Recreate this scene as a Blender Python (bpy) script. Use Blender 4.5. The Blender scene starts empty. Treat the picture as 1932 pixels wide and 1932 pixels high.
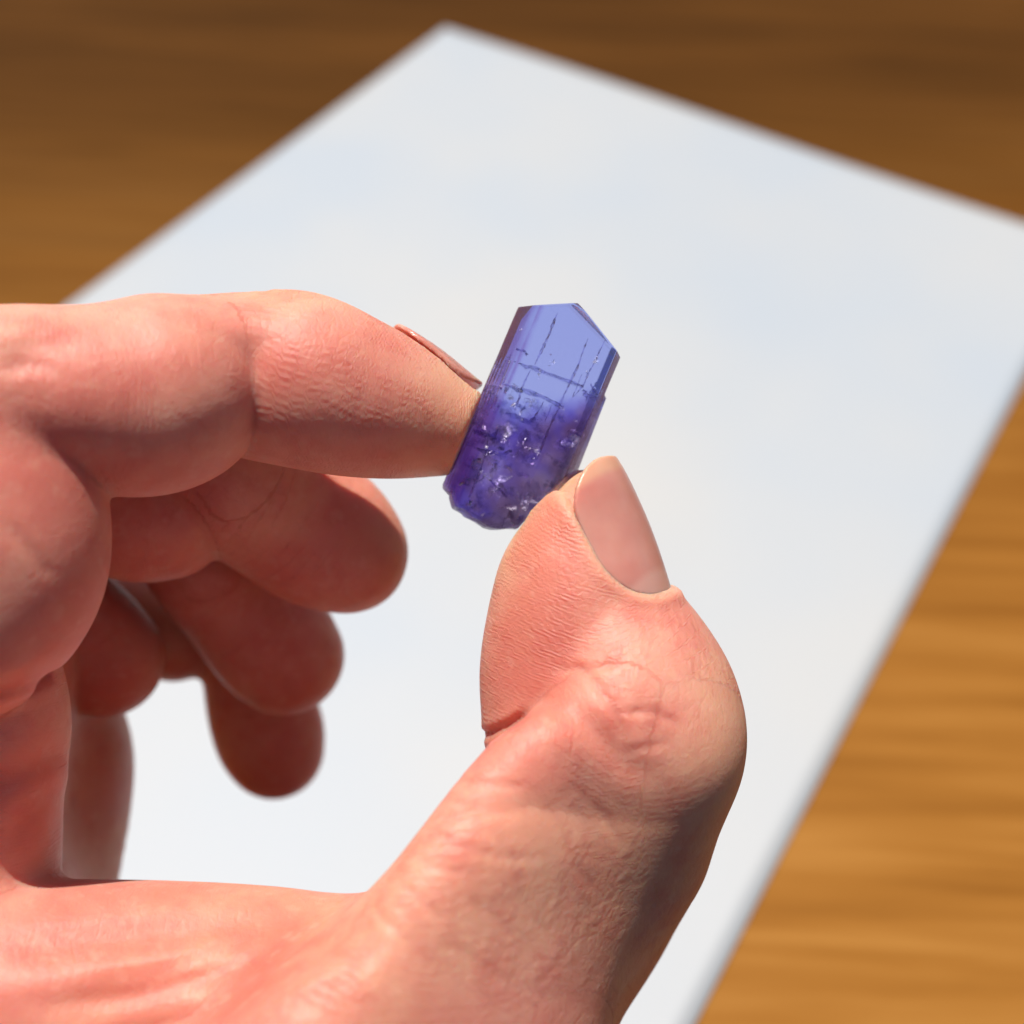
import bpy, bmesh, math, time
import numpy as np
from mathutils import Vector, Matrix

T0 = time.time()
# ------------------------------------------------------------------ camera, sky, sun, exposure
scene = bpy.context.scene
COL = scene.collection
R = math.radians
CAM_H = 0.2139                                   # lens height over the table top, metres
up_c = np.array([0.035, 0.671, 0.741]); up_c /= np.linalg.norm(up_c)     # world up seen from the lens
fwd = np.array([0, 0, -1.0]); fwd -= fwd.dot(up_c) * up_c; fwd /= np.linalg.norm(fwd)
xw = np.cross(fwd, up_c)
RW = np.array([xw, fwd, up_c])                   # view axes -> world axes
CAM = np.array([0, 0, CAM_H])

def world(p):                                    # mm on the viewer's axes (x right, y up, z towards viewer) -> world metres
    return CAM + (np.asarray(p, float) * 0.001) @ RW.T

cam_d = bpy.data.cameras.new('camera'); cam = bpy.data.objects.new('camera', cam_d); COL.objects.link(cam)
M = Matrix.Identity(4)
for i in range(3):
    for j in range(3): M[i][j] = RW[i][j]
M.translation = Vector(CAM)
cam.matrix_world = M
cam_d.sensor_width = 36; cam_d.lens = 36 * 1.27
cam_d.clip_start = 0.005; cam_d.clip_end = 200
cam_d.dof.use_dof = True; cam_d.dof.focus_distance = 0.1215; cam_d.dof.aperture_fstop = 16
cam_d.dof.aperture_blades = 0
scene.camera = cam

sun_c = np.array([-0.14, 0.84, 0.52]); sun_c /= np.linalg.norm(sun_c)
sun_w = RW @ sun_c
wd = bpy.data.worlds.new('World'); scene.world = wd; wd.use_nodes = True
nt = wd.node_tree; nt.nodes.clear()
sky = nt.nodes.new('ShaderNodeTexSky'); sky.sky_type = 'NISHITA'; sky.sun_disc = False
sky.sun_elevation = math.asin(sun_w[2]); sky.sun_rotation = math.atan2(sun_w[0], sun_w[1])
bg = nt.nodes.new('ShaderNodeBackground'); bg.inputs[1].default_value = 0.05
wo = nt.nodes.new('ShaderNodeOutputWorld')
nt.links.new(sky.outputs[0], bg.inputs[0]); nt.links.new(bg.outputs[0], wo.inputs[0])
sun_d = bpy.data.lights.new('sun', 'SUN'); sun_d.energy = 4.8; sun_d.angle = R(0.55); sun_d.color = (1.0, 0.95, 0.88)
sun = bpy.data.objects.new('sun', sun_d); COL.objects.link(sun)
sun.rotation_mode = 'QUATERNION'; sun.rotation_quaternion = Vector(sun_w).to_track_quat('Z', 'Y')
sun.location = (0, 0, 2)
scene.view_settings.view_transform = 'Standard'; scene.view_settings.look = 'None'
scene.view_settings.exposure = 0.30; scene.view_settings.gamma = 1.0
scene.render.engine = 'CYCLES'
cy = scene.cycles
cy.use_denoising = True; cy.max_bounces = 16; cy.diffuse_bounces = 2; cy.transmission_bounces = 12; cy.transparent_max_bounces = 24
cy.volume_bounces = 1; cy.blur_glossy = 0.6; cy.sample_clamp_indirect = 6

# ------------------------------------------------------------------ node helpers
class NT:
    def __init__(s, name):
        s.m = bpy.data.materials.new(name); s.m.use_nodes = True
        s.t = s.m.node_tree; s.t.nodes.clear(); s.out = s.n('ShaderNodeOutputMaterial')
    def n(s, typ, **kw):
        nd = s.t.nodes.new(typ)
        for k, v in kw.items(): setattr(nd, k, v)
        return nd
    def l(s, a, b): s.t.links.new(a, b)
    def put(s, sock, v):
        if isinstance(v, bpy.types.NodeSocket): s.l(v, sock)
        else: sock.default_value = v
    def math(s, op, a, b=0.0, c=None, clamp=False):
        nd = s.n('ShaderNodeMath', operation=op, use_clamp=clamp); s.put(nd.inputs[0], a); s.put(nd.inputs[1], b)
        if c is not None: s.put(nd.inputs[2], c)
        return nd.outputs[0]
    def attr(s, name, out='Fac'):
        return s.n('ShaderNodeAttribute', attribute_name=name).outputs[out]
    def noise(s, vec, scale, detail=4, rough=0.5, dist=0.0, dim='3D'):
        nd = s.n('ShaderNodeTexNoise', noise_dimensions=dim); 
        if vec is not None: s.l(vec, nd.inputs['Vector'])
        nd.inputs['Scale'].default_value = scale; nd.inputs['Detail'].default_value = detail
        nd.inputs['Roughness'].default_value = rough; nd.inputs['Distortion'].default_value = dist
        return nd.outputs['Fac']
    def ramp(s, fac, stops, mode='LINEAR'):
        nd = s.n('ShaderNodeValToRGB'); s.l(fac, nd.inputs[0]); cr = nd.color_ramp; cr.interpolation = mode
        while len(cr.elements) < len(stops): cr.elements.new(0.5)
        for e, (p, c) in zip(cr.elements, stops):
            e.position = p; e.color = (*c, 1) if len(c) == 3 else c
        return nd.outputs[0]
    def mix(s, f, a, b, mode='MIX'):
        nd = s.n('ShaderNodeMix', data_type='RGBA', blend_type=mode)
        s.put(nd.inputs[0], f)
        for i, v in ((6, a), (7, b)): s.put(nd.inputs[i], v if isinstance(v, bpy.types.NodeSocket) else (*v, 1))
        return nd.outputs[2]
    def mapr(s, v, a, b, c=0.0, d=1.0, smooth=False):
        nd = s.n('ShaderNodeMapRange', interpolation_type='SMOOTHSTEP' if smooth else 'LINEAR')
        s.put(nd.inputs[0], v)
        for i, x in enumerate((a, b, c, d)): nd.inputs[i + 1].default_value = x
        return nd.outputs[0]
    def mapping(s, vec, scale=(1, 1, 1), rot=(0, 0, 0), loc=(0, 0, 0)):
        nd = s.n('ShaderNodeMapping'); s.l(vec, nd.inputs[0])
        nd.inputs['Scale'].default_value = scale; nd.inputs['Rotation'].default_value = rot; nd.inputs['Location'].default_value = loc
        return nd.outputs[0]
    def bump(s, h, strength, dist, normal=None):
        nd = s.n('ShaderNodeBump'); s.l(h, nd.inputs['Height'])
        nd.inputs['Strength'].default_value = strength; nd.inputs['Distance'].default_value = dist
        if normal is not None: s.l(normal, nd.inputs['Normal'])
        return nd.outputs[0]

def tag(o, label=None, cat=None, group=None, kind=None):
    for k, v in (('label', label), ('category', cat), ('group', group), ('kind', kind)):
        if v: o[k] = v
    return o

def link_mesh(name, me, mat, parent=None, loc=None):
    o = bpy.data.objects.new(name, me); COL.objects.link(o)
    if mat: me.materials.append(mat)
    if loc is not None: o.location = loc
    if parent is not None: o.parent = parent
    return o

# ------------------------------------------------------------------ table and paper
def wood_material():
    w = NT('varnished_wood'); tc = w.n('ShaderNodeTexCoord').outputs['Object']
    g = w.mapping(tc, (1.6, 22, 22), (0, 0, R(-3)))
    n1 = w.noise(g, 3.2, 5, 0.6, 0.4)
    n2 = w.noise(w.mapping(tc, (5, 90, 90), (0, 0, R(-3))), 3.0, 4, 0.6, 0.3)
    n3 = w.noise(w.mapping(tc, (1, 3.0, 1), (0, 0, R(-3))), 4.0, 2, 0.5, 0.0)
    f = w.math('ADD', w.math('MULTIPLY', n1, 0.5), w.math('ADD', w.math('MULTIPLY', n2, 0.3), w.math('MULTIPLY', n3, 0.3)))
    col = w.ramp(f, [(0.38, (0.16, 0.056, 0.007)), (0.55, (0.26, 0.105, 0.018)), (0.72, (0.35, 0.160, 0.036))])
    sp = w.n('ShaderNodeSeparateXYZ'); w.l(tc, sp.inputs[0])                       # far-end shade painted into the wood colour, its edge broken by grain noise
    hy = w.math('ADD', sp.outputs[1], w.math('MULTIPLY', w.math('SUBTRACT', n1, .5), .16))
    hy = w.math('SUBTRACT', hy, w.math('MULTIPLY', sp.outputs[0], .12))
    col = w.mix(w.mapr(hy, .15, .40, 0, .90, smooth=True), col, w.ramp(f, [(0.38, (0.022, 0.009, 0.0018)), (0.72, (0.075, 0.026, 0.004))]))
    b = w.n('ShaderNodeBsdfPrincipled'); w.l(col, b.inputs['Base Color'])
    b.inputs['Roughness'].default_value = 0.55; b.inputs['Specular IOR Level'].default_value = 0.03
    w.l(w.bump(n2, 0.25, 0.0004), b.inputs['Normal'])
    w.l(b.outputs[0], w.out.inputs[0]); return w.m

def box_mesh(name, x0, x1, y0, y1, z0, z1, bev=0.003, seg=3):
    bm = bmesh.new(); bmesh.ops.create_cube(bm, size=1)
    for v in bm.verts:
        v.co = Vector(((x0 + x1) / 2 + v.co.x * (x1 - x0), (y0 + y1) / 2 + v.co.y * (y1 - y0), (z0 + z1) / 2 + v.co.z * (z1 - z0)))
    if bev: bmesh.ops.bevel(bm, geom=list(bm.edges), offset=bev, segments=seg, affect='EDGES', profile=0.5)
    me = bpy.data.meshes.new(name); bm.to_mesh(me); bm.free(); return me

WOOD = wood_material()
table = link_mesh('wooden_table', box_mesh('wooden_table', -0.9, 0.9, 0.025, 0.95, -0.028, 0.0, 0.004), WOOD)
tag(table, 'brown varnished wooden table top with straight grain under the paper', 'table')

def view_hit(px, py):                             # where the line through a photo point (1932 px scale) meets the table
    d = np.array([px - 966, 966 - py, -2453.0]) @ RW.T
    return CAM + d * (-CAM[2] / d[2])
C1 = view_hit(840, 58); C2 = view_hit(2057, 470)
ex = C2 - C1; short = np.linalg.norm(ex); ex /= short; ey = np.array([ex[1], -ex[0], 0.0])      # towards the viewer
print('paper short edge', short)
def paper():
    L = short * 1.395; n, m = 60, 76
    vs, fs = [], []
    for j in range(m + 1):
        for i in range(n + 1):
            s, t = i / n, j / m
            p = C1 + ex * short * s + ey * L * t
            z = 0.0007 + 0.0006 * math.sin(3.1 * s + 1.7 * t + .4) * math.sin(2.4 * t + .8) + 0.0004 * math.sin(7 * s - 4 * t)
            vs.append((p[0], p[1], max(z, .0003) + .0002))
    for j in range(m):
        for i in range(n):
            a = j * (n + 1) + i; fs.append((a, a + n + 1, a + n + 2, a + 1))
    me = bpy.data.meshes.new('paper_sheet'); me.from_pydata(vs, [], fs); me.update()
    me.polygons.foreach_set('use_smooth', [True] * len(me.polygons))
    w = NT('white_paper'); tc = w.n('ShaderNodeTexCoord').outputs['Object']
    b = w.n('ShaderNodeBsdfPrincipled'); n1 = w.noise(tc, 900, 4, .6)
    w.l(w.mix(w.mapr(w.noise(tc, 7, 3, .5), .38, .62), (.355, .39, .43), (.415, .415, .41)), b.inputs['Base Color'])
    b.inputs['Roughness'].default_value = .55; b.inputs['Specular IOR Level'].default_value = .45
    w.l(w.bump(n1, .15, .0002), b.inputs['Normal'])
    w.l(b.outputs[0], w.out.inputs[0])
    o = link_mesh('paper_sheet', me, w.m)
    md = o.modifiers.new('thickness', 'SOLIDIFY'); md.thickness = 0.00012; md.offset = -1
    return tag(o, 'blank white sheet of paper lying on the wooden table behind the hand', 'paper')
paper()

# ------------------------------------------------------------------ implicit surface tools (all lengths in mm)
F = 2453.0
def catmull(P, n=6):
    P = np.asarray(P, float); Q = np.vstack([2 * P[0] - P[1], P, 2 * P[-1] - P[-2]]); out = []
    for i in range(1, len(Q) - 2):
        for t in np.arange(n) / n:
            a, b, c, d = Q[i - 1], Q[i], Q[i + 1], Q[i + 2]
            out.append(.5 * (2 * b + (c - a) * t + (2 * a - 5 * b + 4 * c - d) * t * t + (3 * b - a - 3 * c + d) * t ** 3))
    out.append(Q[-2]); return np.array(out)

class Limb:
    """a limb of elliptical section: stations (x, y, half width, distance, half depth); x, y and width are read at 1932-px scale"""
    def __init__(s, st, n=5, tilt=0.0, ridge=1.0, shear=0.0):
        s.shear = shear
        st = np.asarray(st, float); D = st[:, 3]
        A = np.stack([(st[:, 0] - 966) * D / F, (966 - st[:, 1]) * D / F, st[:, 2] * D / F, -D, st[:, 4]], 1)
        s.c = catmull(A, n); s.tilt = tilt; s.ridge = ridge
        r = np.maximum(s.c[:, 2], s.c[:, 4])
        s.lo = (s.c[:, [0, 1, 3]] - r[:, None]).min(0) - 7; s.hi = (s.c[:, [0, 1, 3]] + r[:, None]).max(0) + 7
        seg = np.linalg.norm(np.diff(s.c[:, :2], axis=0), axis=1); s.L = np.concatenate([[0], np.cumsum(seg)])
    def __call__(s, P, full=False):
        n = len(P); d = np.full(n, 40.0); al = np.zeros(n); ac = np.zeros(n)
        m = np.all((P > s.lo) & (P < s.hi), axis=1); idx = np.nonzero(m)[0]
        if len(idx) == 0: return (d, al, ac) if full else d
        p = P[idx]; best = np.full(len(idx), 1e9); bl = np.zeros(len(idx)); ba = np.zeros(len(idx))
        for i in range(len(s.c) - 1):
            A, B = s.c[i], s.c[i + 1]; e = B[:2] - A[:2]; ll = e.dot(e) + 1e-9
            q = p[:, :2] - A[:2]; t = np.clip((q @ e) / ll, 0, 1)
            a = q - t[:, None] * e; w = A[2] + t * (B[2] - A[2]); zc = A[3] + t * (B[3] - A[3]); h = A[4] + t * (B[4] - A[4])
            sg = (q[:, 0] * e[1] - q[:, 1] * e[0]) / math.sqrt(ll)
            a2 = (a * a).sum(1); z = p[:, 2] - zc - s.shear * sg
            qq = np.sqrt(a2 / w ** 2 + z * z / h ** 2) + 1e-6
            g = np.sqrt(a2 / w ** 4 + z * z / h ** 4) + 1e-6
            dd = (qq - 1) * qq / g
            dd = np.where(qq < .5, -np.minimum(w, h) * .5, dd)
            k = dd < best
            best = np.where(k, dd, best)
            if full:
                bl = np.where(k, s.L[i] + t * (s.L[i + 1] - s.L[i]), bl); ba = np.where(k, sg, ba)
        d[idx] = best
        if full: al[idx] = bl; ac[idx] = ba; return d, al, ac
        return d

def smin(a, b, k):
    k = np.maximum(k, 1e-3); h = np.clip(k - np.abs(a - b), 0, None) / k
    return np.minimum(a, b) - h * h * k * .25
def sstep(x, a, b):
    t = np.clip((x - a) / (b - a), 0, 1); return t * t * (3 - 2 * t)
def pix(P):
    z = -P[:, 2]; return P[:, 0] / z * F + 966, 966 - P[:, 1] / z * F

def surface_nets(fn, xs, ys, zs, coarse=4, band=None, smooth=2):
    """mesh of fn = 0 over the grid xs, ys, zs; fn is only evaluated near the surface"""
    n = [len(xs), len(ys), len(zs)]
    V = np.full(n, 5.0, np.float32)
    ci = [np.unique(np.append(np.arange(0, k, coarse), k - 1)) for k in n]
    G = np.stack(np.meshgrid(xs[ci[0]], ys[ci[1]], zs[ci[2]], indexing='ij'), -1).reshape(-1, 3)
    cv = fn(G).reshape([len(c) for c in ci]).astype(np.float32)
    ax = (xs, ys, zs)
    def lerp_axis(A, axis):
        c = ci[axis]; x = ax[axis]; j = np.clip(np.searchsorted(c, np.arange(n[axis]), side='right') - 1, 0, len(c) - 2)
        t = (x - x[c[j]]) / (x[c[j + 1]] - x[c[j]]); sh = [1, 1, 1]; sh[axis] = -1; t = t.reshape(sh).astype(np.float32)
        return np.take(A, j, axis) * (1 - t) + np.take(A, j + 1, axis) * t
    V = lerp_axis(lerp_axis(lerp_axis(cv, 0), 1), 2)
    st = max(np.diff(xs).min(), .05) * coarse
    loc = np.maximum(np.maximum(np.gradient(xs)[:, None, None], np.gradient(ys)[None, :, None]), np.gradient(zs)[None, None, :]) * coarse
    m = np.abs(V) < (loc * .75 if band is None else band * loc / st)
    I = np.nonzero(m)
    P = np.stack([xs[I[0]], ys[I[1]], zs[I[2]]], 1)
    out = np.empty(len(P))
    for s0 in range(0, len(P), 400000): out[s0:s0 + 400000] = fn(P[s0:s0 + 400000])
    V[I] = out
    print('sdf points', len(P), 'time', round(time.time() - T0, 1))
    V[0] = V[-1] = 1; V[:, 0] = V[:, -1] = 1; V[:, :, 0] = V[:, :, -1] = 1
    S = V < 0
    cell = np.zeros([k - 1 for k in n], np.int8)
    for a in (0, 1):
        for b in (0, 1):
            for c in (0, 1): cell += S[a:n[0] - 1 + a, b:n[1] - 1 + b, c:n[2] - 1 + c]
    act = (cell > 0) & (cell < 8); ids = np.full(act.shape, -1, np.int32); ix = np.nonzero(act); N = len(ix[0]); ids[ix] = np.arange(N)
    corner = {}
    for a in (0, 1):
        for b in (0, 1):
            for c in (0, 1): corner[(a, b, c)] = V[ix[0] + a, ix[1] + b, ix[2] + c].astype(float)
    acc = np.zeros((N, 3)); cnt = np.zeros(N)
    for axis in range(3):
        for u in (0, 1):
            for v in (0, 1):
                p0 = [u, v]; p0.insert(axis, 0); p1 = [u, v]; p1.insert(axis, 1)
                A, B = corner[tuple(p0)], corner[tuple(p1)]; k = (A < 0) != (B < 0)
                t = np.where(k, A / np.where(k, A - B, 1), 0); q = np.tile(np.array(p0, float), (N, 1)); q[:, axis] = t
                acc += q * k[:, None]; cnt += k
    acc /= cnt[:, None]
    Vt = np.stack([np.interp(ix[a] + acc[:, a], np.arange(n[a]), ax[a]) for a in range(3)], 1)
    Q = []
    for axis in range(3):
        sl0 = [slice(1, -1)] * 3; sl1 = [slice(1, -1)] * 3; sl0[axis] = slice(0, -1); sl1[axis] = slice(1, None)
        A, B = S[tuple(sl0)], S[tuple(sl1)]; e = np.nonzero(A != B); flip = A[e]
        idx = [e[k] + (0 if k == axis else 1) for k in range(3)]
        o1, o2 = [k for k in range(3) if k != axis]
        def cid(d1, d2):
            j = list(idx); j[o1] = j[o1] - d1; j[o2] = j[o2] - d2; return ids[tuple(j)]
        q = np.stack([cid(1, 1), cid(0, 1), cid(0, 0), cid(1, 0)], 1)
        if axis == 1: flip = ~flip
        q[~flip] = q[~flip][:, ::-1]; Q.append(q)
    Q = np.vstack(Q); Q = Q[(Q >= 0).all(1)]
    if smooth:
        E = np.vstack([Q[:, [0, 1]], Q[:, [1, 2]], Q[:, [2, 3]], Q[:, [3, 0]]]); E = np.vstack([E, E[:, ::-1]])
        deg = np.bincount(E[:, 0], minlength=N)
        for it in range(smooth):
            for lam in (.6, -.62):
                av = np.stack([np.bincount(E[:, 0], Vt[E[:, 1], a], N) for a in range(3)], 1) / np.maximum(deg, 1)[:, None]
                Vt = Vt + lam * (av - Vt)
    return Vt, Q

def mesh_from(name, V, Q, smooth=True):
    me = bpy.data.meshes.new(name); nv, nq = len(V), len(Q)
    me.vertices.add(nv); me.vertices.foreach_set('co', np.asarray(V, np.float32).ravel())
    me.loops.add(nq * 4); me.loops.foreach_set('vertex_index', Q.astype(np.int32).ravel())
    me.polygons.add(nq); me.polygons.foreach_set('loop_start', np.arange(0, nq * 4, 4, dtype=np.int32))
    me.polygons.foreach_set('loop_total', np.full(nq, 4, np.int32))
    me.update(calc_edges=True); me.validate()
    me.polygons.foreach_set('use_smooth', np.full(len(me.polygons), smooth))
    return me
def add_attr(me, name, vals):
    a = me.attributes.new(name, 'FLOAT', 'POINT'); a.data.foreach_set('value', np.asarray(vals, np.float32))

rng = np.random.default_rng(7)
def vnoise(P, scale, seed=0, octaves=3):
    """cheap smooth noise: sums of rotated sines"""
    r = np.random.default_rng(seed); out = np.zeros(len(P)); amp = 1.0; tot = 0
    for o in range(octaves):
        for k in range(4):
            d = r.normal(size=3); d /= np.linalg.norm(d); d *= (2 ** o) / scale * r.uniform(.7, 1.3) * 2
            out += amp * np.sin(P @ d + r.uniform(0, 7)); 
        tot += amp * 2.0; amp *= .55
    return out / tot

# ------------------------------------------------------------------ crystal body (own axes: u across, v along, w towards the viewer)
CR_C = np.array([1.73, 9.25, -127.6])
ca, sa = math.cos(R(23)), math.sin(R(23))
CRU = np.array([ca, -sa, 0.0]); CRV = np.array([sa, ca, 0.0]); CRW = np.array([0, 0, 1.0])
sect = [(-3.3, 2.9), (-4.4, 2.2), (-5.25, .7), (-5.25, -1.2), (-4.1, -2.9), (4.7, -2.9), (5.85, -1.0), (5.85, 1.2), (5.25, 2.9)]
planes = []
for i in range(len(sect)):
    a = np.array(sect[i]); b = np.array(sect[(i + 1) % len(sect)]); e = b - a
    nn = np.array([-e[1], e[0]]); nn /= np.linalg.norm(nn)
    if nn.dot(a + b) < 0: nn = -nn
    planes.append((np.array([nn[0], 0, nn[1]]), nn.dot(a)))
def uvplane(p, q, tilt=0.0, w0=0.0):
    p, q = np.array(p), np.array(q); e = q - p; nn = np.array([-e[1], e[0]]); nn /= np.linalg.norm(nn)
    if nn.dot(p + q) < 0: nn = -nn
    N = np.array([nn[0], nn[1], tilt]); L = np.linalg.norm(N); N /= L
    return (N, N.dot([p[0], p[1], w0]))
planes += [uvplane((-4.6, 9.5), (.0, 11.75), .12, 2.9), uvplane((.6, 11.5), (5.55, 8.82), .06, 2.9),
           uvplane((-4.7, 9.6), (-5.3, 6.4), .55, 1.2), uvplane((-.9, 11.62), (1.3, 11.22), .45, 2.9),
           uvplane((.0, 11.85), (6.0, 9.3), -.22, -2.0), uvplane((5.96, -2.5), (3.3, -10.0), .0, 0)]
def crystal_core(L):
    d = np.full(len(L), -99.0)
    for N, o in planes: d = np.maximum(d, L @ N - o)
    return d
def to_crystal(P):
    Q = P - CR_C; return np.stack([Q @ CRU, Q @ CRV, Q @ CRW], 1)
def crystal_proxy(P):
    L = to_crystal(P); return np.maximum(crystal_core(L), -11.4 - L[:, 1])

# ------------------------------------------------------------------ the hand
L_ = {}
L_['index_distal'] = Limb([(480, 710, 156, 122.5, 6.4), (560, 716, 166, 121.5, 7.9), (650, 744, 154, 123, 8.2), (740, 772, 132, 125, 7.6), (830, 800, 98, 127, 6.6), (880, 815, 78, 127.5, 5.8)], n=9, tilt=-.6)
L_['index_mid'] = Limb([(60, 755, 150, 114, 10.5), (160, 757, 172, 115, 10.5), (260, 752, 186, 116, 9.4), (312, 740, 184, 117, 9.5), (340, 731, 160, 117.3, 8.9)], n=9)
L_['index_prox'] = Limb([(10, 755, 125, 113, 8.5), (-15, 830, 165, 112.5, 9.5), (-40, 960, 236, 111.5, 10.5), (-70, 1080, 256, 111.5, 10.5), (-150, 1180, 216, 113, 10)], n=9, ridge=.5)
L_['knuckle'] = Limb([(-260, 780, 150, 118, 9), (-120, 750, 150, 115, 9), (20, 745, 130, 112, 8.5)], ridge=.3)
L_['thumb_distal'] = Limb([(1100, 985, 108, 125.5, 6.2), (1098, 1000, 122, 125.5, 6.8), (1096, 1050, 141, 125.3, 7.6), (1095, 1110, 158, 125, 8.3), (1102, 1190, 184, 125, 9), (1122, 1270, 215, 125, 9.4), (1130, 1350, 220, 125, 9.4)], n=9, tilt=.45)
NAIL_L = Limb([(1058, 840, 40, 126, 3.6), (1060, 872, 74, 126, 4.8), (1064, 900, 98, 125.8, 5.8), (1073, 940, 116, 125.5, 6.6), (1087, 1010, 134, 125.5, 7.3), (1096, 1070, 148, 125.3, 7.8), (1102, 1130, 161, 125, 8.4), (1106, 1190, 174, 125, 8.9)])
NAIL_I = Limb([(560, 710, 160, 122, 8.2), (650, 735, 156, 124, 8.2), (740, 762, 136, 126, 7.6), (830, 795, 106, 128, 6.8), (900, 830, 90, 129, 6.4)])
L_['thumb_prox'] = Limb([(1172, 1445, 196, 125, 9.6), (1112, 1540, 252, 124, 10.2), (1036, 1700, 300, 123, 11.5), (918, 1870, 314, 121, 13), (806, 2030, 356, 119, 14)], n=12, tilt=-.2, shear=.95)
L_['thumb_knuckle'] = Limb([(1222, 1345, 88, 122.0, 6.6), (1256, 1392, 104, 121.5, 7.2), (1264, 1430, 106, 121.8, 7.2), (1238, 1500, 106, 124, 7.2), (1196, 1590, 116, 127, 7.0)], n=9, ridge=.3)
L_['thenar'] = Limb([(830, 1960, 280, 119, 14), (600, 2130, 370, 117, 17), (300, 2500, 480, 117, 20), (150, 2900, 460, 120, 20)], n=9, ridge=.25)
L_['web'] = Limb([(820, 1935, 176, 122, 7), (600, 1890, 196, 120, 8.5), (300, 1872, 202, 119, 10), (0, 1880, 214, 117, 11), (-300, 1900, 250, 117, 12)], n=14, ridge=.25)
L_['palm_edge'] = Limb([(-60, 1240, 146, 120, 8), (-58, 1370, 182, 121, 9.5), (-66, 1500, 176, 121, 9.5), (-72, 1640, 176, 121, 9.5), (-80, 1800, 186, 120, 10)], n=9, ridge=.8)
L_['palm_heel'] = Limb([(60, 1280, 130, 158, 10), (128, 1420, 112, 160, 11), (124, 1530, 114, 160, 11), (60, 1700, 150, 158, 12), (0, 1900, 190, 152, 14)], ridge=.5)
L_['palm_mid'] = Limb([(-120, 1250, 200, 138, 16), (-110, 1450, 190, 138, 18), (-120, 1700, 220, 136, 20), (-60, 2100, 320, 132, 22), (50, 2500, 400, 128, 22), (150, 2900, 400, 124, 22)], ridge=.5)
L_['palm_top'] = Limb([(-250, 800, 170, 128, 14), (-230, 1000, 220, 132, 18), (-180, 1250, 240, 134, 22)], ridge=.5)
# middle finger
L_['middle_back'] = Limb([(-150, 820, 120, 134, 8.5), (60, 760, 120, 134, 8.5), (240, 760, 115, 135, 8), (380, 830, 105, 137, 7.5), (450, 900, 105, 138, 7.4)])
L_['ring_back'] = Limb([(-150, 980, 115, 149, 8), (60, 920, 115, 150, 8), (230, 920, 108, 151, 7.6), (350, 1000, 98, 152, 7.0), (400, 1070, 94, 152, 6.8)])
L_['middle_a'] = Limb([(-60, 900, 120, 132, 7.5), (100, 930, 120, 134, 7.5), (250, 965, 132, 136, 7.5), (318, 985, 108, 137, 7.2)])
L_['middle_b'] = Limb([(395, 905, 110, 138, 7.2), (500, 945, 128, 140, 7.4), (590, 1000, 142, 142, 7.4), (645, 1035, 122, 143, 7.0), (662, 1050, 106, 143, 6.4)])
L_['ring_a'] = Limb([(-40, 1080, 120, 147, 7), (110, 1165, 120, 149, 7.2), (190, 1235, 112, 151, 7.0), (205, 1248, 100, 151, 6.6)])
L_['ring_b'] = Limb([(370, 1060, 92, 152, 6.8), (440, 1130, 108, 154, 7), (505, 1200, 120, 156, 7), (538, 1238, 111, 157, 6.6)])
L_['pinky_a'] = Limb([(100, 1130, 90, 162, 6.0), (240, 1160, 92, 164, 6.4), (330, 1196, 90, 165, 6.2)])
L_['pinky_b'] = Limb([(446, 1170, 70, 166, 5.6), (478, 1280, 94, 168, 6.2), (504, 1370, 104, 170, 6.4), (516, 1408, 96, 171, 6.0), (522, 1420, 86, 171, 5.6)])
L_['forearm'] = Limb([(150, 2900, 480, 120, 24), (80, 3300, 560, 116, 24), (0, 3900, 700, 110, 26), (-60, 4600, 900, 104, 30)], ridge=.2)

NAIL = dict(c=np.array([0., 0, 0]))
# thumb nail: plate axes
def nail_frame(tip, base, nrm):
    t = np.array(tip, float) - np.array(base, float); L = np.linalg.norm(t); t /= L
    n = np.array(nrm, float); n -= n.dot(t) * t; n /= np.linalg.norm(n); s = np.cross(t, n)
    return np.array(base, float), t, n, s, L
def mm(px, py, D): return np.array([(px - 966) * D / F, (966 - py) * D / F, -D])
TN = nail_frame(mm(1128, 872, 126), mm(1206, 1130, 125), (.50, .0, .87))
IN = nail_frame(mm(905, 732, 130.0), mm(735, 628, 128), (.46, .80, -.36))

def nail_region(P, fr, half, rb=2.2, over=0.0, rt=3.2):
    """signed distance (mm, negative inside) of the nail outline on the plate: round at the root (rb), squarer at the tip (rt)"""
    b, t, n, s, L = fr; q = P - b; x = q @ s; y = q @ t; z = q @ n; h = (L + over) / 2
    r = np.where(y < h, rb, rt)
    cx = np.abs(x) - half + r; cy = np.abs(y - h) - h + r
    d = np.sqrt(np.maximum(cx, 0) ** 2 + np.maximum(cy, 0) ** 2) + np.minimum(np.maximum(cx, cy), 0) - r
    return np.where(z > -2.5, d, np.maximum(d, -2.5 - z))

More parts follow.
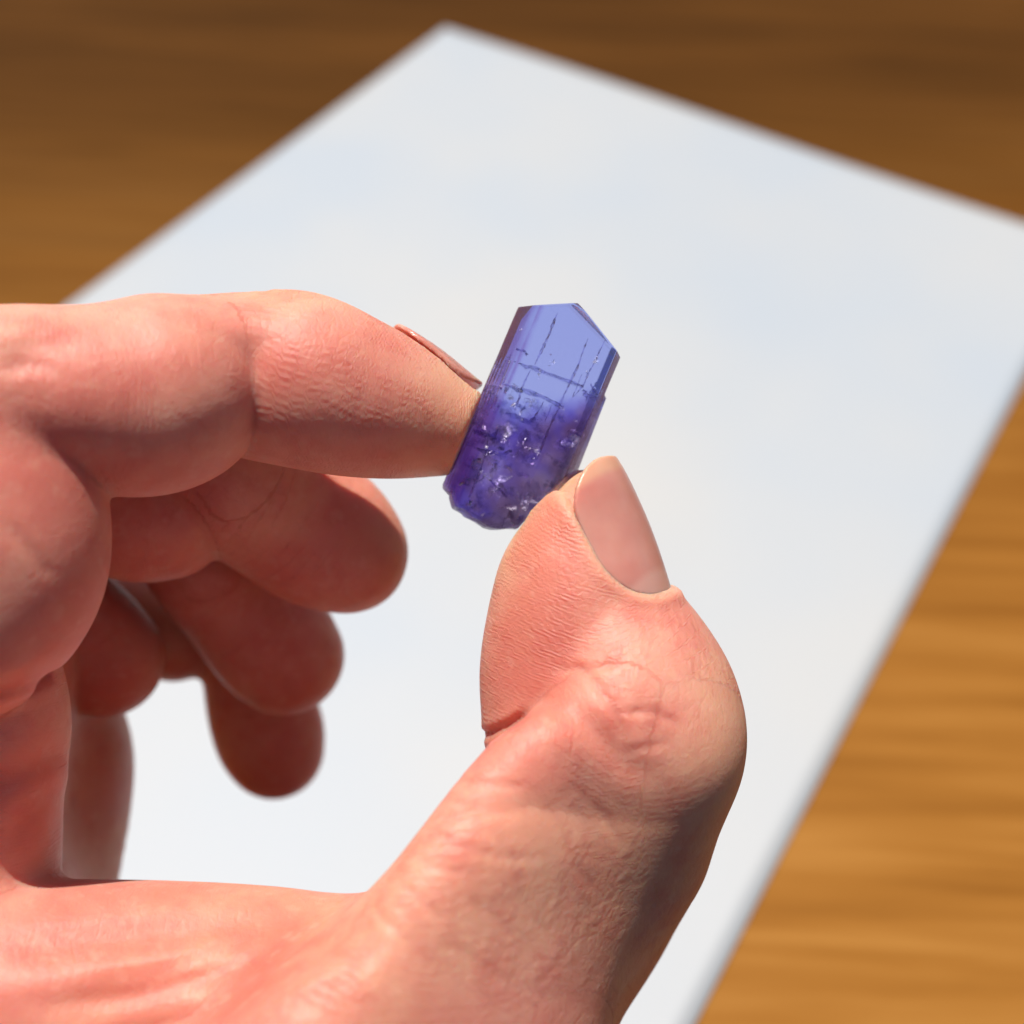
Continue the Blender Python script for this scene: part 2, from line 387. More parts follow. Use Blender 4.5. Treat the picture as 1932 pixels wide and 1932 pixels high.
CREASES = [  # polyline at 1932-px scale, near distance, far distance, width mm, depth mm
    ([(900, 1388), (930, 1382), (965, 1366), (1000, 1342)], .40, .50, 100, 126),
    ([(1000, 1342), (1040, 1335), (1090, 1352), (1140, 1392), (1185, 1440), (1235, 1480)], 1.1, .30, 100, 126),
    ([(1045, 1262), (1110, 1262), (1180, 1246)], .35, .22, 100, 126),
    ([(1080, 1245), (1120, 1285), (1160, 1340), (1185, 1400)], .35, .22, 100, 126),
    ([(1165, 1345), (1230, 1340), (1290, 1372)], .3, .2, 100, 126),
    ([(1185, 1418), (1215, 1410), (1265, 1402)], .3, .2, 100, 126),
    ([(860, 1470), (930, 1482), (1000, 1480)], .3, .14, 100, 126),
    ([(675, 1712), (600, 1738), (480, 1752), (300, 1765), (60, 1790), (-60, 1800)], 1.5, .55, 100, 125),
    ([(690, 1716), (600, 1775), (440, 1830), (250, 1872), (60, 1900)], 1.2, .45, 100, 125),
    ([(700, 1716), (640, 1790), (500, 1860), (330, 1932), (200, 1990)], 1.0, .40, 100, 125),
    ([(712, 1716), (690, 1800), (600, 1890), (500, 1990)], .9, .22, 100, 125),
    ([(520, 1752), (430, 1790), (300, 1830), (150, 1850)], .5, .18, 100, 125),
    ([(705, 1705), (730, 1740), (790, 1790)], .3, .16, 100, 124),
    ([(740, 1660), (790, 1690), (850, 1745)], .3, .14, 100, 124),
    ([(765, 1610), (830, 1640), (900, 1650)], .28, .10, 100, 124),
    ([(800, 1560), (880, 1600), (960, 1618), (1030, 1615)], .3, .12, 100, 124),
    ([(835, 1500), (910, 1530), (990, 1535)], .28, .12, 100, 124),
    ([(1010, 1500), (1060, 1560), (1090, 1640), (1140, 1700)], .32, .12, 100, 124),
    ([(930, 1560), (980, 1640), (1000, 1720), (1050, 1790)], .3, .10, 100, 124),
    ([(820, 1780), (880, 1800), (960, 1850)], .3, .12, 100, 124),
    ([(1080, 1480), (1140, 1540), (1180, 1600)], .35, .14, 100, 124),
    ([(860, 1690), (930, 1720), (980, 1780)], .28, .10, 100, 124),
    ([(128, 1405), (80, 1440), (20, 1465), (-40, 1480)], 1.3, .4, 100, 125),
    ([(115, 1520), (90, 1500), (60, 1530), (20, 1600)], 1.0, .2, 100, 125),
    ([(10, 980), (60, 1040), (110, 1100)], .5, .15, 95, 112),
    ([(498, 545), (503, 562)], .4, .14, 95, 130),
    ([(-80, 1306), (-20, 1308), (50, 1292), (120, 1256)], .7, .6, 95, 120),
    ([(0, 700), (40, 690), (90, 690), (112, 720)], .5, .18, 95, 115),
]
def polydist(x, y, pl):
    """distance to a polyline and a weight that fades out towards its two ends"""
    best = np.full(len(x), 1e9); pos = np.zeros(len(x)); seg = [math.hypot(b[0] - a[0], b[1] - a[1]) for a, b in zip(pl[:-1], pl[1:])]; tot = sum(seg); s0 = 0
    for (ax_, ay), (bx, by), L in zip(pl[:-1], pl[1:], seg):
        ex_, ey_ = bx - ax_, by - ay; t = np.clip(((x - ax_) * ex_ + (y - ay) * ey_) / (ex_ ** 2 + ey_ ** 2), 0, 1)
        d = np.hypot(x - ax_ - t * ex_, y - ay - t * ey_); k = d < best; best = np.where(k, d, best); pos = np.where(k, (s0 + t * L) / tot, pos); s0 += L
    return best, sstep(np.minimum(pos, 1 - pos), -.06, .22)

def hand_sdf(P, full=False):
    P = np.asarray(P, float)
    px, py = pix(P)
    v = {k: f(P) for k, f in L_.items()}
    # index: middle and last segment share the back of the finger, the pulp folds sharply at the joint
    k = .5 + 4 * (1 - sstep(py, 600, 690))
    ix = smin(v['index_mid'], v['index_distal'], k)
    k = .6 + 4 * (1 - sstep(py, 610, 690))
    ip = smin(v['index_prox'], v['knuckle'], 4)
    ix = smin(ix, ip, k)
    LC = to_crystal(P)
    ix = np.maximum(np.maximum(ix, LC[:, 0] + 5.0), -crystal_core(LC) - 0.0)      # fingertip flattened against the crystal's left side
    # thumb
    k = .7 + 8 * sstep(px, 960, 1230)
    th = smin(smin(v['thumb_distal'], v['thumb_prox'], k), v['thumb_knuckle'], 8)
    Nn, oo = planes[-1]; th = -smin(-th, -(oo + .02 - LC @ Nn), 1.6) - .1   # thumb pressed on the slanting lower right side
    nr = nail_region(P, TN, 6.8, 5.4, .6, 4.6)
    side = (P - TN[0]) @ TN[2]
    th = th + .50 * (1 - sstep(nr, -.6, .1)) * (side > -4) - .22 * np.exp(-((nr - .60) / .5) ** 2) * (side > -3)
    nr2 = nail_region(P, IN, 5.2, 2.5, 1.0, 4.5)
    ix = ix + .45 * (1 - sstep(nr2, -.6, .1)) * ((P - IN[0]) @ IN[2] > -4)
    body = smin(th, v['thenar'], 9)
    body = smin(body, v['web'], 2.2)
    body = smin(body, smin(v['palm_mid'], v['palm_heel'], 6), 5)
    body = smin(body, v['palm_edge'], 2.0)
    body = smin(body, v['forearm'], 14)
    body = smin(body, v['palm_top'], 10)
    body = smin(body, ix, 1.2)
    mid = smin(smin(v['middle_back'], v['middle_b'], 7), v['middle_a'], .8)
    rin = smin(smin(v['ring_back'], v['ring_b'], 3), v['ring_a'], .8)
    pin = smin(v['pinky_a'], v['pinky_b'], 2.0)
    d = smin(body, mid, .8); d = smin(d, rin, .8); d = smin(d, pin, .8)
    cr = np.zeros(len(P))
    for pl, wd_, dp, d0, d1 in CREASES:
        m = (-P[:, 2] > d0) & (-P[:, 2] < d1)
        lo = np.min(pl, 0) - 80; hi = np.max(pl, 0) + 80
        m &= (px > lo[0]) & (px < hi[0]) & (py > lo[1]) & (py < hi[1])
        ii = np.nonzero(m)[0]
        if len(ii):
            r, tp = polydist(px[ii], py[ii], pl); r = r * (-P[ii, 2]) / F
            e = tp * np.exp(-(r / wd_) ** 2); d[ii] += dp * e - tp * dp * .25 * np.exp(-((r - 2 * wd_) / wd_) ** 2)
            cr[ii] = np.maximum(cr[ii], tp * np.exp(-(r / (wd_ * 1.6)) ** 2) * min(1, dp * 2.2))
    d = d + .05 * vnoise(P, 5.0, 3, 2) * (np.abs(d) < 4)
    if full: return d, cr, nr, nr2
    return d

def axis_grid(lo, a, b, hi, h, g=1.07, cap=3.0):
    c = list(np.arange(a, b + h, h)); s = h; x = c[-1]
    while x < hi: s = min(s * g, cap); x += s; c.append(x)
    s = h; x = c[0]; pre = []
    while x > lo: s = min(s * g, cap); x -= s; pre.append(x)
    return np.array(pre[::-1] + c)
H = 0.36
xs = axis_grid(-135, -54, 25, 32, H); ys = axis_grid(-225, -55, 24, 27, H); zs = axis_grid(-186, -180, -92, -70, H)
HV, HQ = surface_nets(hand_sdf, xs, ys, zs)
print('hand verts', len(HV), 'time', round(time.time() - T0, 1))
hand_c = world(mm(600, 1500, 120)); hand_c[2] = hand_c[2]
me = mesh_from('hand', (CAM + (HV * .001) @ RW.T) - hand_c, HQ)

# surface attributes used by the skin: coordinates along and across the nearest limb, ridges, creases, pressure
best = np.full(len(HV), 1e9); along = np.zeros(len(HV)); across = np.zeros(len(HV)); ridge = np.zeros(len(HV))
off = 0
for kname, f in L_.items():
    dd, al, ac = f(HV, True); kk = dd < best
    best = np.where(kk, dd, best); along = np.where(kk, al + f.tilt * ac + off, along); across = np.where(kk, ac, across); ridge = np.where(kk, f.ridge, ridge); off += 37.7
_, crease, nr_t, nr_i = hand_sdf(HV, True)
ppx, ppy = pix(HV)
prox = crystal_proxy(HV)
blanch = np.exp(-np.clip(prox, 0, None) / 2.6)
add_attr(me, 'along', along); add_attr(me, 'across', across); add_attr(me, 'ridge', ridge); add_attr(me, 'crease', crease)
add_attr(me, 'blanch', blanch); add_attr(me, 'cuticle', np.exp(-(np.minimum(np.abs(nr_t), np.abs(nr_i)) / .8) ** 2))

def skin_material():
    w = NT('skin'); tc = w.n('ShaderNodeTexCoord').outputs['Object']
    al, ac = w.attr('along'), w.attr('across')
    cv = w.n('ShaderNodeCombineXYZ'); w.l(al, cv.inputs[0]); w.l(ac, cv.inputs[1]); lv = cv.outputs[0]
    big = w.noise(tc, 70, 3, .5); mid = w.noise(tc, 260, 4, .6); fine = w.noise(tc, 1500, 3, .6)
    col = w.mix(w.mapr(big, .38, .62), (.65, .205, .150), (.73, .325, .235))
    col = w.mix(w.mapr(w.noise(tc, 45, 2, .5), .5, .68, 0, .55), col, (.72, .38, .23))
    col = w.mix(w.math('MULTIPLY', w.mapr(mid, .45, .7), .45), col, (.60, .14, .11))
    col = w.mix(w.math('MULTIPLY', w.attr('crease'), .32), col, (.58, .085, .05))
    col = w.mix(w.math('MULTIPLY', w.attr('blanch'), .75), col, (.74, .47, .24))
    col = w.mix(w.math('MULTIPLY', w.attr('cuticle'), .35), col, (.80, .50, .32))
    spot = w.mapr(w.noise(tc, 620, 2, .5), .58, .70, 0, .22)
    col = w.mix(spot, col, (.76, .43, .31))
    # relief: friction ridges, cross-hatched pores, flakes
    dist = w.noise(tc, 200, 2, .5)
    ph = w.math('ADD', w.math('MULTIPLY', al, 2 * math.pi / .46), w.math('MULTIPLY', dist, 22))
    rd = w.math('MULTIPLY_ADD', w.math('SINE', ph), .5, .5)
    patch = w.mapr(w.noise(tc, 260, 3, .6), .40, .62)
    brk = w.mapr(w.noise(w.mapping(lv, (1.6, .9, 1)), 1.0, 3, .6), .35, .6)
    rd = w.math('MULTIPLY', rd, w.math('MULTIPLY', w.attr('ridge'), w.math('MULTIPLY', w.math('ADD', w.math('MULTIPLY', patch, .7), .3), w.math('ADD', w.math('MULTIPLY', brk, .7), .3))))
    wt = w.n('ShaderNodeVectorMath', operation='ADD'); w.l(tc, wt.inputs[0])
    nv = w.n('ShaderNodeTexNoise'); w.l(tc, nv.inputs['Vector']); nv.inputs['Scale'].default_value = 300
    sc_ = w.n('ShaderNodeVectorMath', operation='SCALE'); w.l(nv.outputs['Color'], sc_.inputs[0]); sc_.inputs['Scale'].default_value = .0016; w.l(sc_.outputs[0], wt.inputs[1])
    def lines(sc, rot, sx, e):
        v_ = w.n('ShaderNodeTexVoronoi', feature='DISTANCE_TO_EDGE'); w.l(w.mapping(wt.outputs[0], sx, rot), v_.inputs['Vector']); v_.inputs['Scale'].default_value = sc
        return w.mapr(v_.outputs['Distance'], 0, e)
    c1 = lines(620, (0, .4, .7), (1, .42, .8), .10); c2 = lines(1100, (.3, 0, -.6), (1, .5, .8), .14); c3 = lines(190, (.2, .1, 1.0), (1, .35, 1), .035)
    cm = w.mapr(w.noise(tc, 150, 2, .5), .40, .60)
    h = w.math('ADD', w.math('MULTIPLY', rd, .55), w.math('MULTIPLY', w.math('ADD', w.math('ADD', w.math('MULTIPLY', c1, .16), w.math('MULTIPLY', c2, .14)), w.math('MULTIPLY', c3, .08)), w.math('MULTIPLY_ADD', cm, .8, .2)))
    h = w.math('ADD', h, w.math('MULTIPLY', w.noise(tc, 2600, 3, .6), .5))
    nb = w.bump(h, 1.0, .000095)
    nb = w.bump(mid, .2, .0004, nb)
    b = w.n('ShaderNodeBsdfPrincipled'); w.l(col, b.inputs['Base Color'])
    b.inputs['Subsurface Weight'].default_value = 1.0
    b.inputs['Subsurface Radius'].default_value = (1.0, .24, .12); b.inputs['Subsurface Scale'].default_value = .0024
    b.inputs['Roughness'].default_value = .52; b.inputs['Specular IOR Level'].default_value = .40
    w.l(nb, b.inputs['Normal']); w.l(b.outputs[0], w.out.inputs[0]); return w.m
SKIN = skin_material()
hand = link_mesh('hand', me, SKIN, loc=hand_c)
tag(hand, 'bare left hand pinching the violet crystal between thumb and index fingertip', 'hand')

# nails: thin curved plates standing just proud of the skin
def build_nail(fr, limb, half, over, th, mat, rr, rt):
    b, t, n, sd, L = fr
    def f(P):
        d = np.abs(limb(P) + th * .5 - .08) - th * .5
        side = (P - b) @ n
        return np.maximum(np.maximum(d, nail_region(P, fr, half, rr, over, rt)), -3.5 - side)
    c = b + t * L * .5; h = .16
    g = [np.arange(c[i] - 12, c[i] + 12, h) for i in range(3)]
    V, Q = surface_nets(f, *g, coarse=4, smooth=1)
    me = mesh_from('fingernail', (CAM + (V * .001) @ RW.T) - hand_c, Q)
    q = V - b
    add_attr(me, 'nail_v', (q @ t) / (L + over)); add_attr(me, 'nail_u', (q @ sd) / half)
    return link_mesh('fingernail', me, mat, parent=hand)
def nail_material():
    w = NT('nail'); v, u = w.attr('nail_v'), w.attr('nail_u'); tc = w.n('ShaderNodeTexCoord').outputs['Object']
    base = w.mix(w.mapr(w.noise(tc, 200, 3), .35, .65), (.64, .28, .22), (.58, .22, .175))
    free = w.mapr(w.math('ADD', v, w.math('MULTIPLY', w.math('MULTIPLY', u, u), .10)), .86, .93, smooth=True)
    col = w.mix(w.math('MULTIPLY', free, .45), base, (.72, .48, .28))
    lun = w.mapr(w.math('ADD', v, w.math('MULTIPLY', w.math('MULTIPLY', u, u), .15)), .20, .13, smooth=True)
    col = w.mix(w.math('MULTIPLY', lun, .35), col, (.80, .48, .40))
    b = w.n('ShaderNodeBsdfPrincipled'); w.l(col, b.inputs['Base Color'])
    b.inputs['Subsurface Weight'].default_value = .9; b.inputs['Subsurface Radius'].default_value = (1, .45, .3)
    b.inputs['Subsurface Scale'].default_value = .0016
    b.inputs['Roughness'].default_value = .30; b.inputs['Specular IOR Level'].default_value = .55
    cv = w.n('ShaderNodeCombineXYZ'); w.l(u, cv.inputs[0]); w.l(w.math('MULTIPLY', v, .12), cv.inputs[1])
    w.l(w.bump(w.noise(cv.outputs[0], 26, 3, .6), .3, .00006), b.inputs['Normal'])
    w.l(b.outputs[0], w.out.inputs[0]); return w.m
NAILM = nail_material()
tn = build_nail(TN, NAIL_L, 6.8, .0, .45, NAILM, 5.6, 5.0); tn['label'] = 'broad pink thumbnail with pale yellowish free edge'
inn = build_nail(IN, NAIL_I, 5.2, .0, .40, NAILM, 3.0, 4.8); inn['label'] = 'thin edge of the index fingernail, pale at its tip'

# ------------------------------------------------------------------ crystal mesh
def crystal_sdf(L):
    d = crystal_core(L)
    u, v, w = L.T
    # lengthwise growth striations on the sides, fading on the broad front and back
    sidew = sstep(np.abs(u - .9), 3.6, 4.6)
    d = d + sidew * .04 * (np.sin(u * 9 + w * 7 + .3 * np.sin(v * .7)) * sstep(6.0 - v, 0, 3)) 
    # broken conchoidal base
    base = np.interp(u + .25 * np.sin(w * 1.3), [-6, -5.4, -4.0, -3.9, -3.4, -3.2, -2.2, -1.9, -.7, .3, 1.0, 1.6, 2.4, 3.4, 6],
                     [-9.3, -9.5, -10.1, -10.35, -11.0, -11.15, -11.3, -11.5, -11.6, -11.75, -11.6, -11.35, -10.9, -10.6, -10])
    base = base + .18 * np.abs(w - 1.0) + .05 * np.sin(w * 3 + u * 1.2)
    d = np.maximum(d, (base - v) * .9)
    # chips
    for c, r in (((-5.9, 5.6, 2.6), 1.1), ((1.5, 11.9, 2.9), .75), ((-2.4, -12.2, 2.4), 1.5), ((5.9, 2.4, 2.7), .5), ((-5.8, -9.9, 1.6), .8), ((6.7, 3.2, 1.4), .5), ((6.6, .2, 1.5), .45), ((-4.5, -10.9, 2.2), .5), ((1.9, -11.9, 2.6), .6)):
        q = L - np.array(c); d = np.maximum(d, r - np.sqrt((q * q).sum(1)))
    # narrower second blade grown along the right edge, with its own flat sides
    e = np.maximum.reduce([u - 6.35 + .03 * (v + 2), .72 * u + .69 * w - 5.05, .72 * u - .69 * w - 4.9, 4.6 - u, .55 * u + .84 * v - 7.25, -.5 * u - .87 * v - .6 - .0 * w, np.abs(w) - 2.0])
    d = np.minimum(d, e)
    # growth steps and grooves running down the broad face, strongest in the lower half
    for c_, g_ in ((-3.05, .05), (-1.75, .035), (.45, .04), (2.7, .045), (4.3, .04)):
        d = d + g_ * np.exp(-((u - c_ - .05 * np.sin(v * .8 + c_)) / .10) ** 2) * sstep(1.0 - v + .3 * np.sin(c_ * 7), 0, 2.5) * (w > 1.5)
    d = d + .05 * ((u > -1.75) & (u < .45)) * (w > 2.2) * sstep(-v, 3.5, 4.2)
    low = sstep(-v, 1.5, 6)
    d = d + low * .012 * vnoise(L, 4.5, 11, 2)
    return d
hc = .085
CV, CQ = surface_nets(crystal_sdf, np.arange(-6.6, 7.4, hc), np.arange(-13, 12.6, hc), np.arange(-3.6, 3.6, hc), smooth=0)
print('crystal verts', len(CV), 'time', round(time.time() - T0, 1))
CRM = np.stack([CRU, CRV, CRW], 1)                # crystal axes -> viewer axes
cr_o = world(CR_C)
def cr_world(L): return ((np.asarray(L, float) @ CRM.T) * .001) @ RW.T      # offset from the crystal's centre, world axes
def rot_crystal():
    m3 = RW @ CRM; M4 = Matrix.Identity(4)
    for i in range(3):
        for j in range(3): M4[i][j] = m3[i][j]
    M4.translation = Vector(cr_o); return M4
def crystal_material():
    w = NT('violet_crystal'); tc = w.n('ShaderNodeTexCoord').outputs['Object']       # metres, y along the crystal
    sx = w.n('ShaderNodeSeparateXYZ'); w.l(tc, sx.inputs[0]); x, y, z = sx.outputs
    nz = w.noise(tc, 300, 4, .6)
    slope = w.math('MULTIPLY', w.math('MAXIMUM', x, -.001), -.65)
    low = w.mapr(w.math('ADD', w.math('ADD', y, slope), w.math('MULTIPLY', w.math('SUBTRACT', nz, .5), .008)), .0020, -.0016, smooth=True)
    left = w.mapr(w.math('ADD', x, w.math('MULTIPLY', w.math('SUBTRACT', nz, .5), .002)), -.0028, -.0036, smooth=True)
    g = w.n('ShaderNodeBsdfGlass'); g.inputs['IOR'].default_value = 1.62
    w.l(w.math('MULTIPLY', low, .04), g.inputs['Roughness'])
    fv = w.n('ShaderNodeTexVoronoi'); w.l(w.mapping(tc, (1, .3, 1), (0, 0, .1)), fv.inputs['Vector']); fv.inputs['Scale'].default_value = 620
    fr = w.math('ADD', w.math('MULTIPLY', fv.outputs['Distance'], .7), w.noise(tc, 700, 5, .7, .8))
    w.l(w.bump(w.math('MULTIPLY', fr, low), .35, .0004), g.inputs['Normal'])
    tr = w.n('ShaderNodeBsdfTransparent')
    mx = w.n('ShaderNodeMixShader'); w.l(w.math('MULTIPLY_ADD', low, -.34, .84), mx.inputs[0])
    w.l(tr.outputs[0], mx.inputs[1]); w.l(g.outputs[0], mx.inputs[2]); w.l(mx.outputs[0], w.out.inputs[0])
    va = w.n('ShaderNodeVolumeAbsorption')
    pat = w.mapr(w.noise(tc, 420, 3, .6), .42, .62)
    dn = w.mapr(w.noise(tc, 330, 4, .65, .5), .36, .64, .35, 2.0)
    lowc = w.mix(pat, (.22, .08, .74), (.44, .24, .50))
    brown = w.mapr(w.math('SUBTRACT', w.math('MULTIPLY', x, .9), w.math('MULTIPLY', y, .5)), .0036, .0068, 0, .6, smooth=True)
    lowc = w.mix(brown, lowc, (.45, .33, .42))
    c = w.mix(low, (.14, .28, .97), lowc); c = w.mix(w.math('MULTIPLY', left, .75), c, (.42, .12, .66))
    w.l(c, va.inputs['Color'])
    w.l(w.math('ADD', w.math('ADD', 185.0, w.math('MULTIPLY', w.math('MULTIPLY', low, dn), 300.0)), w.math('MULTIPLY', left, 170.0)), va.inputs['Density'])
    w.l(va.outputs[0], w.out.inputs['Volume']); return w.m
cme = mesh_from('crystal', CV * .001, CQ)
CRYS = crystal_material(); CRYS.cycles.volume_step_rate = .5
crystal = link_mesh('crystal', cme, CRYS); crystal.matrix_world = rot_crystal()
tag(crystal, 'translucent blue violet prismatic crystal held between fingertip and thumb', 'crystal')

def gap_material():                              # air film inside the stone: light turns back from it
    w = NT('fracture_air_film')
    g = w.n('ShaderNodeBsdfGlass'); g.inputs['IOR'].default_value = 1 / 1.62; g.inputs['Roughness'].default_value = .06
    t = w.n('ShaderNodeBsdfTransparent'); t.inputs[0].default_value = (.86, .84, .95, 1)
    tc = w.n('ShaderNodeTexCoord').outputs['Object']
    m = w.n('ShaderNodeMixShader'); w.l(w.mapr(w.noise(tc, 1700, 3), .42, .62, .05, .9), m.inputs[0])
    w.l(w.bump(w.noise(tc, 2200, 3, .6), .8, .0002), g.inputs['Normal'])
    w.l(t.outputs[0], m.inputs[1]); w.l(g.outputs[0], m.inputs[2]); w.l(m.outputs[0], w.out.inputs[0]); return w.m
def veil_material(name, c, amt, gloss=.5):                 # milky healed fractures
    w = NT(name); tc = w.n('ShaderNodeTexCoord').outputs['Object']
    df = w.n('ShaderNodeBsdfDiffuse'); df.inputs[0].default_value = (*c, 1)
    tl = w.n('ShaderNodeBsdfTranslucent'); tl.inputs[0].default_value = (*c, 1)
    gl = w.n('ShaderNodeBsdfAnisotropic'); gl.inputs[0].default_value = (.9, .88, 1, 1); gl.inputs['Roughness'].default_value = .38
    w.l(w.bump(w.noise(tc, 1800, 3, .6), .7, .0003), gl.inputs['Normal'])
    a = w.n('ShaderNodeMixShader'); a.inputs[0].default_value = .5; w.l(df.outputs[0], a.inputs[1]); w.l(tl.outputs[0], a.inputs[2])
    b = w.n('ShaderNodeMixShader'); b.inputs[0].default_value = gloss; w.l(a.outputs[0], b.inputs[1]); w.l(gl.outputs[0], b.inputs[2])
    t = w.n('ShaderNodeBsdfTransparent'); t.inputs[0].default_value = (1, 1, 1, 1)
    m = w.n('ShaderNodeMixShader'); w.l(w.mapr(w.noise(tc, 900, 5, .7), .46, .68, 0.0, amt), m.inputs[0])
    w.l(t.outputs[0], m.inputs[1]); w.l(b.outputs[0], m.inputs[2]); w.l(m.outputs[0], w.out.inputs[0]); return w.m
GAP = gap_material(); VEIL = veil_material('milky_veil', (.62, .50, .84), .7); VEILW = veil_material('white_veil', (.88, .84, .94), 1.1, .55)

def Z(x, y):                                     # close-up reading -> crystal u, v (mm)
    dx, dy = x - 765, 920 - y; return ((ca * dx - sa * dy) * .01353, (sa * dx + ca * dy) * .01353)
def crystal_child(name, V, fs, mat, smooth=False):
    me = bpy.data.meshes.new(name); me.from_pydata([(a * .001, b * .001, c * .001) for a, b, c in V], [], fs); me.update()
    if smooth: me.polygons.foreach_set('use_smooth', [True] * len(me.polygons))
    return link_mesh(name, me, mat, parent=crystal)
def slab(name, pl, w0, w1, lean, mat, th=.05, jag=.06):
    """a jagged crack: the line pl carried from depth w0 to w1, leaning by lean mm along the stone"""
    P = np.array([Z(*p) for p in pl]); D = []
    for a, b in zip(P[:-1], P[1:]):
        for t in np.arange(3) / 3: D.append(a + (b - a) * t)
    D.append(P[-1]); D = np.array(D); n = len(D); nw = 4; V = []
    tan = np.gradient(D, axis=0); nn = np.stack([-tan[:, 1], tan[:, 0]], 1); nn /= np.linalg.norm(nn, axis=1)[:, None]
    for sgn in (-1, 1):
        rr = np.random.default_rng(len(pl) + int(abs(w0) * 100) + n)
        for i in range(n):
            tp = min(1, .35 + min(i, n - 1 - i) * .35)
            for k in range(nw):
                t = k / (nw - 1); j = rr.normal() * jag
                q = D[i] + nn[i] * (lean * (t - .5) * tp + j + sgn * th * .5)
                V.append((q[0], q[1], w0 + (w1 - w0) * (.5 + (t - .5) * tp) + rr.normal() * .04))
    fs = []; o = n * nw
    for i in range(n - 1):
        for k in range(nw - 1):
            a = i * nw + k; fs += [(a, a + 1, a + nw + 1, a + nw), (o + a, o + a + nw, o + a + nw + 1, o + a + 1)]
    rim = [i * nw for i in range(n)] + [(n - 1) * nw + k for k in range(1, nw)] + [i * nw + nw - 1 for i in range(n - 2, -1, -1)] + [k for k in range(nw - 2, 0, -1)]
    for a, b in zip(rim, rim[1:] + rim[:1]): fs.append((a, o + a, o + b, b))
    return crystal_child(name, V, fs, mat)
for pl, w0, w1, ln in [([(680, 540), (770, 570), (880, 610), (1050, 670), (1150, 705)], -.2, 2.3, .16),
                       ([(600, 700), (720, 740), (850, 780), (950, 830), (1010, 855)], .2, 2.5, .26),
                       ([(590, 900), (660, 920), (760, 965), (810, 930)], .0, 2.4, .30),
                       ([(1145, 730), (1165, 765), (1205, 785), (1250, 798)], .4, 2.4, .28),
                       ([(1200, 690), (1215, 730), (1250, 780)], 1.2, 2.4, .10),
                       ([(380, 1150), (470, 1180), (560, 1190), (640, 1168)], 1.0, 2.6, .25),
                       ([(370, 1020), (430, 1050), (510, 1060), (545, 1015)], .6, 2.5, .25),
                       ([(680, 445), (715, 455), (745, 490)], 1.4, 2.3, .10),
                       ([(480, 1370), (540, 1440), (600, 1500)], 1.4, 2.5, .10)]:
    slab('fracture', pl, w0, w1, ln, GAP)
def tube(pl, w0, r, mat, name='growth_tube', seed=0):
    P = np.array([Z(*p) for p in pl]); P = catmull(P, 5); n = len(P); m = 6; V = []; fs = []; rr = np.random.default_rng(seed)
    for i in range(n):
        t = i / (n - 1); rad = r * (math.sin(math.pi * min(t * .9 + .04, .97)) ** .7) * rr.uniform(.45, 1.4)
        for k in range(m):
            a = 2 * math.pi * k / m; V.append((P[i, 0] + ca * 0 + math.cos(a) * rad + rr.normal() * .02, P[i, 1] + rr.normal() * .05, w0 + math.sin(a) * rad * 2.2))
    for i in range(n - 1):
        for k in range(m): a = i * m + k; b = i * m + (k + 1) % m; fs.append((a, b, b + m, a + m))
    fs.append(tuple(range(m))[::-1]); fs.append(tuple((n - 1) * m + k for k in range(m)))
    return crystal_child(name, V, fs, mat, True)
for i, (pl, w0, r) in enumerate([([(962, 185), (935, 245), (905, 330), (868, 410), (835, 480), (800, 550)], 1.6, .13),
                  ([(770, 590), (740, 650), (705, 730), (685, 800), (660, 870)], 1.9, .10),
                  ([(1180, 365), (1150, 440), (1100, 580), (1045, 690), (1015, 760), (975, 850)], 1.2, .09),
                  ([(1300, 380), (1255, 470), (1222, 545), (1178, 620), (1150, 690), (1080, 780)], 1.7, .10),
                  ([(975, 860), (920, 960), (865, 1100), (825, 1200)], 1.8, .12),
                  ([(862, 820), (825, 880), (785, 945)], 1.9, .07),
                  ([(1135, 620), (1105, 700), (1065, 800)], 1.4, .05),
                  ([(920, 850), (900, 900), (870, 960)], 1.5, .06),
                  ([(470, 1070), (445, 1200), (402, 1330), (352, 1450), (310, 1560)], 2.3, .12),
                  ([(640, 480), (600, 600), (560, 720), (520, 840)], 1.6, .06)]):
    tube(pl, w0, r, GAP, seed=i)
CLEAV = np.array([CRU @ sun_c, CRV @ sun_c, sun_c[2]]) * .8 + np.array([0, 0, 1.0]); CLEAV /= np.linalg.norm(CLEAV)
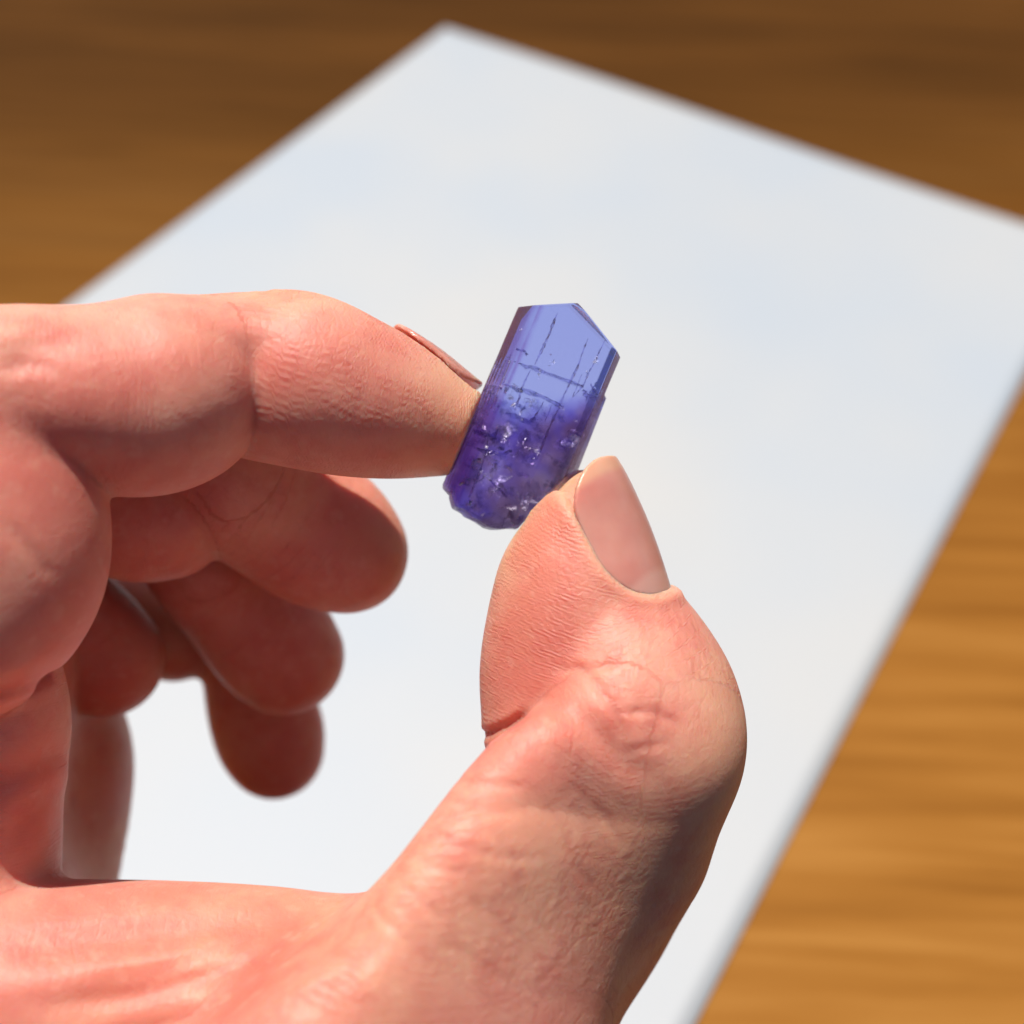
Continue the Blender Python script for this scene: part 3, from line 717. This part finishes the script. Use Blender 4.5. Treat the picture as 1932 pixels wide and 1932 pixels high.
def veil(c, size, seed, mat, name='veil'):
    rr = np.random.default_rng(seed); n = 7; V = []; fs = []
    ax = CLEAV + rr.normal(size=3) * .45; ax /= np.linalg.norm(ax); t1 = np.cross(ax, [.2, 1, .1]); t1 /= np.linalg.norm(t1); t2 = np.cross(ax, t1)
    k1, k2 = rr.uniform(-.5, .5, 2)
    for i in range(n):
        for j in range(n):
            a, b = i / (n - 1) * 2 - 1, j / (n - 1) * 2 - 1; sq = 1 - .25 * (a * a * b * b)
            q = np.array(c) + size * sq * (t1 * a * 1.1 + t2 * b * .8) + ax * size * (k1 * a * a + k2 * b * b + k1 * a * b) + rr.normal(size=3) * size * .07
            V.append(q)
    V = np.array(V); dd = crystal_sdf(V); c0 = np.array(c)
    for _ in range(6):
        m = crystal_sdf(V) > -.12; V[m] = c0 + (V[m] - c0) * .8
    for i in range(n - 1):
        for j in range(n - 1): a = i * n + j; fs.append((a, a + 1, a + n + 1, a + n))
    return crystal_child(name, V, fs, mat, True)
rr = np.random.default_rng(21); k = 0
while k < 80:
    v_ = rr.uniform(-10.8, 1.6) if k < 70 else rr.uniform(-1, 5); u_ = rr.uniform(-4.6, 5.2); w_ = rr.uniform(-1.0, 2.75)
    if k >= 70: u_ = rr.uniform(-4.8, -3.6)
    if crystal_sdf(np.array([[u_, v_, w_]]))[0] > -.3: continue
    veil((u_, v_, w_), rr.uniform(.35, 1.3), 100 + k, VEILW if k % 3 == 0 else VEIL); k += 1
INC = veil_material('bright_inclusion', (.95, .95, 1.0), 1.6, .8)
for x, y, n, sp in [(905, 525, 7, 26), (868, 405, 4, 12), (830, 570, 5, 14), (820, 636, 4, 12), (650, 858, 6, 18), (690, 895, 8, 26), (1100, 945, 5, 16),
                    (600, 1095, 6, 18), (720, 1135, 9, 40), (420, 1395, 2, 6), (640, 520, 5, 18), (580, 670, 6, 20), (420, 1000, 8, 26), (470, 1180, 10, 34),
                    (700, 300, 3, 14), (800, 780, 6, 30), (1225, 530, 4, 14), (1175, 620, 3, 10), (270, 1400, 3, 14), (350, 1540, 6, 20), (780, 1250, 8, 36), (990, 850, 6, 26)]:
    for i in range(n):
        px_, py_ = x + rr.normal() * sp, y + rr.normal() * sp * .8; u_, v_ = Z(px_, py_); w_ = rr.uniform(1.7, 2.7)
        if crystal_sdf(np.array([[u_, v_, w_]]))[0] > -.1: continue
        r_ = rr.uniform(.05, .16); ax_ = CLEAV + rr.normal(size=3) * .22; A = rr.normal(size=(5, 3)) * r_ * 1.2; A -= np.outer(A @ ax_, ax_) / ax_.dot(ax_) * .9; A += np.array([u_, v_, w_])
        crystal_child('inclusion', A, [(0, 1, 2), (0, 2, 3), (0, 3, 1), (1, 2, 4), (2, 3, 4), (3, 1, 4)], INC)
print('script time', round(time.time() - T0, 1))
